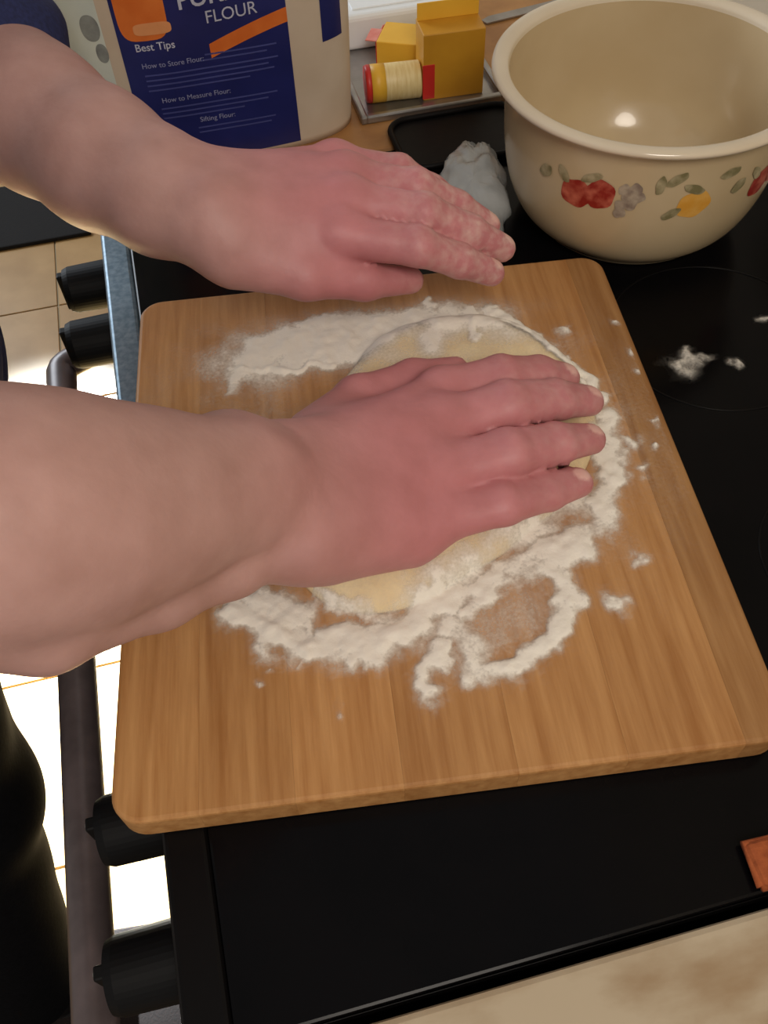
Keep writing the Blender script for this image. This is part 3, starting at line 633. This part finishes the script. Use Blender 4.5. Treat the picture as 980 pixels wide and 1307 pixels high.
def fruit_set(off):
    paint('painted_apple', -139.5 + off, 0.088, 0.0140, 0.0138, M['apple'], 0, 2, 0.05, 1); paint('painted_apple', -130.0 + off, 0.0935, 0.0130, 0.0138, M['apple'], 0, 2, 0.05, 2, 0.0007)
    for i, (a, z) in enumerate([(-121, 0.102), (-117, 0.104), (-119.5, 0.096), (-115.5, 0.097), (-121.5, 0.087), (-118, 0.089), (-121.5, 0.080)]): paint('painted_grape', a + off, z, 0.0052, 0.0055, M['grape'], 0, 3, 0.08, 10 + i, 0.0004 + 0.0001 * i)
    paint('painted_orange', -94.0 + off, 0.0885, 0.0140, 0.0135, M['pear'], 0.2, 2, 0.04, 3)
    for i, (a, z, w, h_, r) in enumerate([(-103, 0.114, 0.0095, 0.0045, 0.7), (-108.5, 0.109, 0.0085, 0.004, 1.4), (-102, 0.081, 0.008, 0.0045, 0.5), (-95.5, 0.104, 0.010, 0.004, -0.3), (-82, 0.113, 0.009, 0.0045, 0.3), (-145.5, 0.102, 0.008, 0.004, -0.8), (-134, 0.107, 0.009, 0.004, 0.5), (-154, 0.097, 0.008, 0.005, 0.9)]):
        paint('painted_leaf', a + off, z, w, h_, M['leafm'], r, 2, 0.1, 30 + i, 0.0008)
for off in (0, 78, 156, 234): fruit_set(off)

# ------------------------------------------------------------------ flour bag
FB = dict(cx=0.038, cy=0.952, a=0.141, b=0.066, n=3.2, z0=ZT, h=0.30)
bag = empty('flour_bag', 'blue and cream paper bag of all purpose flour with orange logo', 'flour bag', (FB['cx'], FB['cy'], ZT))
def bag_scale(z): t = (z - ZT) / FB['h']; return 1.0 + 0.030 * math.sin(min(max(t, 0), 1) * math.pi) - 0.05 * max(0, t - 0.85)
def bag_front(x, z, lift=0.0):
    s = bag_scale(z); u = min(abs((x - FB['cx']) / (FB['a'] * s)), 0.9995)
    y = FB['b'] * s * (1 - u ** FB['n']) ** (1 / FB['n'])
    return FB['cy'] - y - lift - 0.0012 * (float(vnoise(x, z, 30, 8)) - 0.5)
M['paper'] = mat('cream_bag_paper', lin(214, 198, 178), lin(202, 184, 162), 0.6, scale=12, bump=0.15)
M['bag_white'] = mat('bag_side_paper', lin(216, 222, 212), lin(196, 204, 196), 0.35, scale=14)
M['navy'] = mat('navy_bag_print', lin(34, 40, 104), lin(28, 34, 92), 0.38, scale=20)
M['orange'] = mat('orange_bag_print', lin(226, 122, 52), lin(216, 108, 40), 0.45, scale=40)
M['orange2'] = mat('pale_orange_print', lin(236, 160, 104), None, 0.45, scale=40)
M['ltext'] = mat('white_bag_lettering', lin(196, 198, 216), None, 0.5)
M['stext'] = mat('pale_blue_lettering', lin(150, 154, 190), None, 0.5)
M['dtext'] = mat('faint_bag_print', lin(72, 78, 140), None, 0.5)
M['dorange'] = mat('dark_orange_lettering', lin(176, 74, 24), None, 0.5)
M['greyp'] = mat('grey_bag_print', lin(120, 124, 122), lin(150, 154, 150), 0.5, scale=80)
NU, NV = 140, 40; v, f = [], []
for j in range(NV + 1):
    z = ZT + FB['h'] * j / NV; s = bag_scale(z)
    for i in range(NU):
        w = 2 * math.pi * i / NU; c_, s_ = math.cos(w), math.sin(w)
        x = FB['cx'] + FB['a'] * s * math.copysign(abs(c_) ** (2 / FB['n']), c_); y = FB['cy'] + FB['b'] * s * math.copysign(abs(s_) ** (2 / FB['n']), s_)
        if s_ < 0: y = bag_front(x, z)
        v.append((x, y, z))
for j in range(NV):
    for i in range(NU): f.append((j * NU + i, j * NU + (i + 1) % NU, (j + 1) * NU + (i + 1) % NU, (j + 1) * NU + i))
f.append(tuple(range(NU))[::-1]); f.append(tuple(NV * NU + i for i in range(NU)))
adopt(pyd('bag_body', v, f, M['paper'], None, True), bag)
z = ZT + FB['h']; bm = bmesh.new(); box(bm, (FB['cx'] - 0.125, FB['cy'] - 0.012, z - 0.004), (FB['cx'] + 0.125, FB['cy'] + 0.012, z + 0.022), 0.003); adopt(fin('folded_top', bm, M['paper']), bag)
def patch(name, fn, nu, nv, m, lift):
    v, f = [], []
    for j in range(nv + 1):
        for i in range(nu + 1):
            x, z = fn(i / nu, j / nv); v.append((x, bag_front(x, z, lift), z))
    for j in range(nv):
        for i in range(nu): a0 = j * (nu + 1) + i; f.append((a0, a0 + 1, a0 + nu + 2, a0 + nu + 1))
    return adopt(pyd(name, v, f, m, None, True), bag)
PX0, PX1 = -0.0465, 0.1135
patch('blue_panel', lambda u, w: (PX0 + (PX1 - PX0) * u, 0.926 + 0.285 * w), 40, 40, M['navy'], 0.0006)
patch('side_panel', lambda u, w: (-0.0985 + 0.040 * u, 0.924 + 0.28 * w), 24, 40, M['bag_white'], 0.0006)
patch('side_blue_print', lambda u, w: (0.147 + 0.022 * u, 1.022 + 0.11 * w), 16, 16, M['navy'], 0.0006)
patch('orange_swoosh', lambda u, w: (0.036 + 0.0775 * u, 1.043 - 0.0145 * (1 - u) ** 1.4 + 0.017 * u * 0.45 + 0.0135 * (w - 0.0)), 30, 4, M['orange'], 0.0010)
def blob(name, cx, cz, w, h_, m, lift, p=4, seed=0):
    def fn(u, t):
        a = 2 * math.pi * u; r = t; c_, s_ = math.cos(a), math.sin(a)
        return cx + w * r * math.copysign(abs(c_) ** (2 / p), c_), cz + h_ * r * math.copysign(abs(s_) ** (2 / p), s_)
    return patch(name, fn, 32, 6, m, lift)
blob('orange_logo', -0.0205, 1.084, 0.0225, 0.031, M['orange'], 0.0010)
blob('logo_band', -0.013, 1.0635, 0.0175, 0.0055, M['orange2'], 0.0014)
blob('grey_picture', -0.0685, 1.068, 0.0085, 0.012, M['greyp'], 0.0010, 2.2); blob('grey_picture', -0.0635, 1.045, 0.0055, 0.009, M['greyp'], 0.0010, 2.2)
def text(name, s, x, z, size, m, lift, slant=0.0, align='LEFT', serif=False, extra=0.0):
    c = bpy.data.curves.new('tmp_text', 'FONT'); c.body = s; c.size = size; c.align_x = align; c.resolution_u = 3; c.offset = extra
    o = bpy.data.objects.new('tmp_text', c); col.objects.link(o); bpy.context.view_layer.update()
    me = bpy.data.meshes.new_from_object(o.evaluated_get(bpy.context.evaluated_depsgraph_get()))
    bpy.data.objects.remove(o)
    bm = bmesh.new(); bm.from_mesh(me); bmesh.ops.triangulate(bm, faces=bm.faces[:]); bmesh.ops.subdivide_edges(bm, edges=[e for e in bm.edges if e.calc_length() > 0.006], cuts=2); bmesh.ops.triangulate(bm, faces=bm.faces[:])
    for vv in bm.verts:
        X_, Z_ = x + vv.co.x, z + vv.co.y + slant * vv.co.x; vv.co = (X_, bag_front(X_, Z_, lift), Z_)
    bm.to_mesh(me); bm.free(); me.name = name
    return adopt(link(name, me, m), bag)
text('lettering', 'PURPOSE', 0.0135, 1.0765, 0.0235, M['ltext'], 0.0012, 0.06, extra=0.0003)
text('lettering', 'ALL', 0.0135, 1.100, 0.0235, M['ltext'], 0.0012, 0.06, extra=0.0003)
text('lettering', 'FLOUR', 0.0365, 1.0610, 0.0160, M['ltext'], 0.0012, 0.06)
text('lettering', 'Best Tips', -0.0330, 1.0440, 0.0100, M['ltext'], 0.0012, 0.0, extra=0.0001)
for s, x, z in (('How to Store Flour:', -0.0310, 1.0275, ), ('How to Measure Flour:', -0.0200, 0.9920), ('Sifting Flour:', 0.0130, 0.9670)): text('lettering', s, x, z, 0.0072, M['stext'], 0.0012)
for i, (x0, x1, z) in enumerate([(-0.030, 0.10, 1.0195), (-0.030, 0.09, 1.0145), (-0.030, 0.095, 1.0095), (-0.030, 0.07, 1.0045), (0.03, 0.10, 1.032), (0.025, 0.09, 1.027), (-0.022, 0.095, 0.985), (-0.022, 0.085, 0.980), (-0.022, 0.06, 0.975), (0.01, 0.09, 0.960), (0.01, 0.085, 0.955)]):
    patch('small_print', lambda u, w: (x0 + (x1 - x0) * u, z + 0.0016 * w), 24, 1, M['dtext'], 0.0010)

# ------------------------------------------------------------------ things on the far counter
M['castiron'] = mat('black_tray_metal', lin(12, 10, 11), lin(16, 13, 13), 0.5, scale=60, bump=0.2, spec=0.12)
g = empty('serving_tray', 'small black tray lying where the stove meets the tan counter', 'tray', (0.305, 0.845, ZT))
def rounded_plate(x0, x1, y0, y1, z0, z1, r):
    bm = bmesh.new(); box(bm, (x0, y0, z0), (x1, y1, z1)); es = [e for e in bm.edges if abs(e.verts[0].co.z - e.verts[1].co.z) > 1e-4]
    bmesh.ops.bevel(bm, geom=es, offset=r, segments=6, affect='EDGES', profile=0.5); return bm
adopt(fin('tray_base', rounded_plate(0.207, 0.352, 0.800, 0.896, ZT, ZT + 0.004, 0.025), M['castiron']), g)
ring = []
for cx_, cy_, a0 in ((0.327, 0.871, 0), (0.232, 0.871, 90), (0.232, 0.825, 180), (0.327, 0.825, 270)):
    for t in range(0, 91, 15): ring.append((cx_ + 0.0235 * math.cos(math.radians(a0 + t)), cy_ + 0.0235 * math.sin(math.radians(a0 + t)), ZT + 0.006))
v, f = tube(ring + [ring[0]], 0.0035, 8); adopt(pyd('raised_edge', v, f, M['castiron'], None, True), g)

M['alu'] = mat('aluminium_tray', lin(176, 174, 172), lin(150, 148, 146), 0.28, 0.85, scale=30)
TZ = ZT
tr = empty('baking_tray', 'silver metal baking tray holding yellow cartons behind the flour bag', 'tray', (0.25, 1.05, TZ))
adopt(bx('tray_base', (0.19, 0.912, TZ), (0.345, 1.235, TZ + 0.002), M['alu'], None, 0.0006), tr)
for lo, hi in (((0.19, 0.906, TZ), (0.345, 0.914, TZ + 0.009)), ((0.19, 1.233, TZ), (0.345, 1.241, TZ + 0.009)), ((0.184, 0.906, TZ), (0.192, 1.241, TZ + 0.009)), ((0.343, 0.906, TZ), (0.351, 1.241, TZ + 0.009))):
    adopt(bx('tray_lip', lo, hi, M['alu'], None, 0.002), tr)
M['yel'] = mat('golden_carton_card', lin(206, 150, 40), lin(188, 132, 32), 0.45, scale=14)
M['yel2'] = mat('bright_yellow_card', lin(236, 186, 62), lin(226, 172, 48), 0.45, scale=14)
M['red'] = mat('red_carton_print', lin(206, 48, 40), lin(190, 40, 34), 0.4, scale=20)
M['pink'] = mat('pale_pink_film', lin(230, 150, 138), lin(214, 110, 100), 0.35, scale=60)
M['creamy'] = mat('cream_wrapper', lin(236, 216, 160), lin(222, 196, 132), 0.45, scale=50, stretch=(6, 1, 1))
def carton(name, label, loc, rz, sx, sy, sz, body_m, end_m, parts):
    e = empty(name, label, 'carton', loc); e.rotation_euler = (0, 0, rz)
    b = bx('carton_body', (-sx / 2, -sy / 2, 0), (sx / 2, sy / 2, sz), body_m, e, 0.001)
    for nm, lo, hi, m_ in parts: bx(nm, lo, hi, m_, e, 0.0004)
    return e
TT = TZ + 0.002
carton('yellow_carton', 'upright golden yellow carton with red lower corner strip on tray', (0.296, 0.949, TT), math.radians(-3), 0.068, 0.040, 0.072, M['yel'], None,
       [('red_strip', (-0.0350, -0.0206, 0.002), (-0.0215, -0.0196, 0.040), M['red']), ('top_flap', (-0.034, 0.012, 0.072), (0.034, 0.0135, 0.090), M['yel2'])])
carton('yellow_carton', 'yellow carton lying on its side with red and pink torn end', (0.276, 1.011, TT), math.radians(-28), 0.085, 0.048, 0.034, M['yel2'], None,
       [('torn_end_flap', (-0.0440, -0.022, 0.003), (-0.0425, 0.022, 0.032), M['red']), ('pink_film', (-0.0452, -0.006, 0.010), (-0.0440, 0.018, 0.033), M['pink']), ('end_tab', (-0.0560, -0.022, 0.0325), (-0.0425, 0.006, 0.0338), M['pink'])])
rl = empty('wrapped_roll', 'cream and yellow wrapped roll with round red end', 'packet', (0.227, 0.947, TT))
rl.rotation_euler = (0, 0, math.radians(-6))
def xl(prof, n=32):
    v, f = lathe(prof, n); return [(zz, xx, yy + 0.0195) for xx, yy, zz in v], f
v, f = xl([(0.0, -0.026), (0.0182, -0.026), (0.0192, -0.024), (0.0192, 0.032), (0.0185, 0.033), (0.0, 0.033)]); pyd('wrapper', v, f, M['creamy'], rl, True)
v, f = xl([(0.0195, -0.022), (0.0196, -0.022), (0.0196, -0.006), (0.0195, -0.006)]); pyd('yellow_band', v, f, M['yel2'], rl, True)
v, f = xl([(0.0, -0.0285), (0.008, -0.029), (0.0145, -0.0275), (0.0185, -0.028), (0.0196, -0.025), (0.0196, -0.0215), (0.0194, -0.0215)]); pyd('red_end', v, f, M['red'], rl, True)
M['white'] = mat('white_paper', lin(238, 242, 244), lin(228, 234, 238), 0.5, scale=8)
wp = empty('paper_packet', 'flat white paper packet lying on the baking tray', 'packet', (0.27, 1.12, TT))
adopt(bx('packet_body', (0.198, 1.062, TT), (0.330, 1.225, TT + 0.040), M['white'], None, 0.006, 3), wp); adopt(bx('folded_edge', (0.215, 1.077, TT + 0.0398), (0.315, 1.095, TT + 0.0415), M['white'], None, 0.0008), wp)
kn = empty('table_knife', 'shiny table knife lying on the tan counter beside the tray', 'knife', (0.47, 1.10, ZT))
kn.rotation_euler = (0, 0, math.radians(10))
bm = bmesh.new(); fc = bm.faces.new([bm.verts.new(p) for p in [(-0.09, -0.007, 0.001), (0.02, -0.009, 0.001), (0.02, 0.006, 0.001), (-0.08, 0.008, 0.001), (-0.092, 0.003, 0.001)]]); ex = bmesh.ops.extrude_face_region(bm, geom=[fc]); bmesh.ops.translate(bm, verts=[q for q in ex['geom'] if isinstance(q, bmesh.types.BMVert)], vec=(0, 0, 0.0018)); fin('blade', bm, M['alu'], kn)
bx('handle', (0.018, -0.008, 0.0), (0.085, 0.007, 0.007), M['alu'], kn, 0.003)

# crumpled clear plastic bag between the bowl and the board
def plastic_mat():
    m = bpy.data.materials.new('clear_plastic'); m.use_nodes = True; nt = m.node_tree
    b = nt.nodes['Principled BSDF']; b.inputs['Base Color'].default_value = lin(196, 200, 200); b.inputs['Roughness'].default_value = 0.16; b.inputs['Alpha'].default_value = 0.62
    b.inputs['Coat Weight'].default_value = 0.3
    tc = nt.nodes.new('ShaderNodeTexCoord'); n1 = nt.nodes.new('ShaderNodeTexNoise'); n1.inputs['Scale'].default_value = 60; nt.links.new(tc.outputs['Object'], n1.inputs['Vector'])
    bp = nt.nodes.new('ShaderNodeBump'); bp.inputs['Strength'].default_value = 0.4; bp.inputs['Distance'].default_value = 0.004; nt.links.new(n1.outputs['Fac'], bp.inputs['Height']); nt.links.new(bp.outputs[0], b.inputs['Normal'])
    return m
M['plastic'] = plastic_mat()
v, f = [], []; n1, n2 = 60, 30
for i in range(n2 + 1):
    p = math.pi * i / n2
    for k in range(n1):
        w = 2 * math.pi * k / n1; sx, sy, sz = math.sin(p) * math.cos(w), math.sin(p) * math.sin(w), math.cos(p)
        q = 1 + 0.22 * (float(vnoise(sx * 1.3 + sz, sy * 1.7, 3.1, 21)) - 0.5) + 0.10 * abs(float(vnoise(sx * 2 + 3, sy * 2 - sz, 5, 22)) - 0.5)
        lx, ly = 0.034 * q * sx, 0.090 * q * sy; lx, ly = lx * math.cos(-0.30) - ly * math.sin(-0.30), lx * math.sin(-0.30) + ly * math.cos(-0.30)
        v.append((0.248 + lx, 0.712 + ly, ZT + 0.0205 + max(-0.0200, 0.026 * q * sz)))
for i in range(n2):
    for k in range(n1): f.append((i * n1 + k, i * n1 + (k + 1) % n1, (i + 1) * n1 + (k + 1) % n1, (i + 1) * n1 + k))
tag(pyd('plastic_bag', v, f, M['plastic'], None, True), 'crumpled clear plastic bag between the lifted hand and the bowl', 'plastic bag')

# terracotta pot holder on the bare end of the cooktop, dark mat on the floor
M['terra'] = mat('terracotta_cloth', lin(170, 88, 44), lin(146, 70, 32), 0.9, scale=180, bump=0.5)
ph = empty('pot_holder', 'folded terracotta orange pot holder on the cooktop end by counter', 'pot holder', (0.289, 0.0870, ZT)); ph.rotation_euler = (0, 0, math.radians(-2))
bm = bmesh.new(); box(bm, (-0.070, -0.013, 0.0), (0.07, 0.013, 0.010), 0.005, 3); fin('quilted_pad', bm, M['terra'], ph)
v, f = tube([(-0.069, -0.0115, 0.005), (0.069, -0.0115, 0.005), (0.069, 0.0115, 0.005), (-0.069, 0.0115, 0.005), (-0.069, -0.0115, 0.005)], 0.0028, 8); pyd('binding', v, f, M['terra'], ph, True)
M['mat'] = mat('dark_mat', lin(20, 18, 18), lin(14, 13, 13), 0.95, scale=300, bump=0.4)
mt = bx('floor_mat', (-1.05, 2.14, 0.0), (-0.31, 2.42, 0.012), M['mat'], None, 0.004); tag(mt, 'black narrow mat lying on the tan tiles beyond the stove', 'mat')
M['mat2'] = mat('brown_mat', lin(34, 22, 18), lin(24, 16, 13), 0.95, scale=300, bump=0.4)
m2 = empty('floor_mat', 'dark brown mat on the floor under the shoes, before the stove', 'mat', (-0.55, 0.10, 0)); m2.rotation_euler = (0, 0, math.radians(-6))
bx('mat_pad', (-0.42, -0.38, 0.0), (0.40, 0.315, 0.007), M['mat2'], m2, 0.003)
v, f = tube([(-0.418, -0.378, 0.004), (0.398, -0.378, 0.004), (0.398, 0.313, 0.004), (-0.418, 0.313, 0.004), (-0.418, -0.378, 0.004)], 0.0038, 8); pyd('mat_binding', v, f, M['mat2'], m2, True)
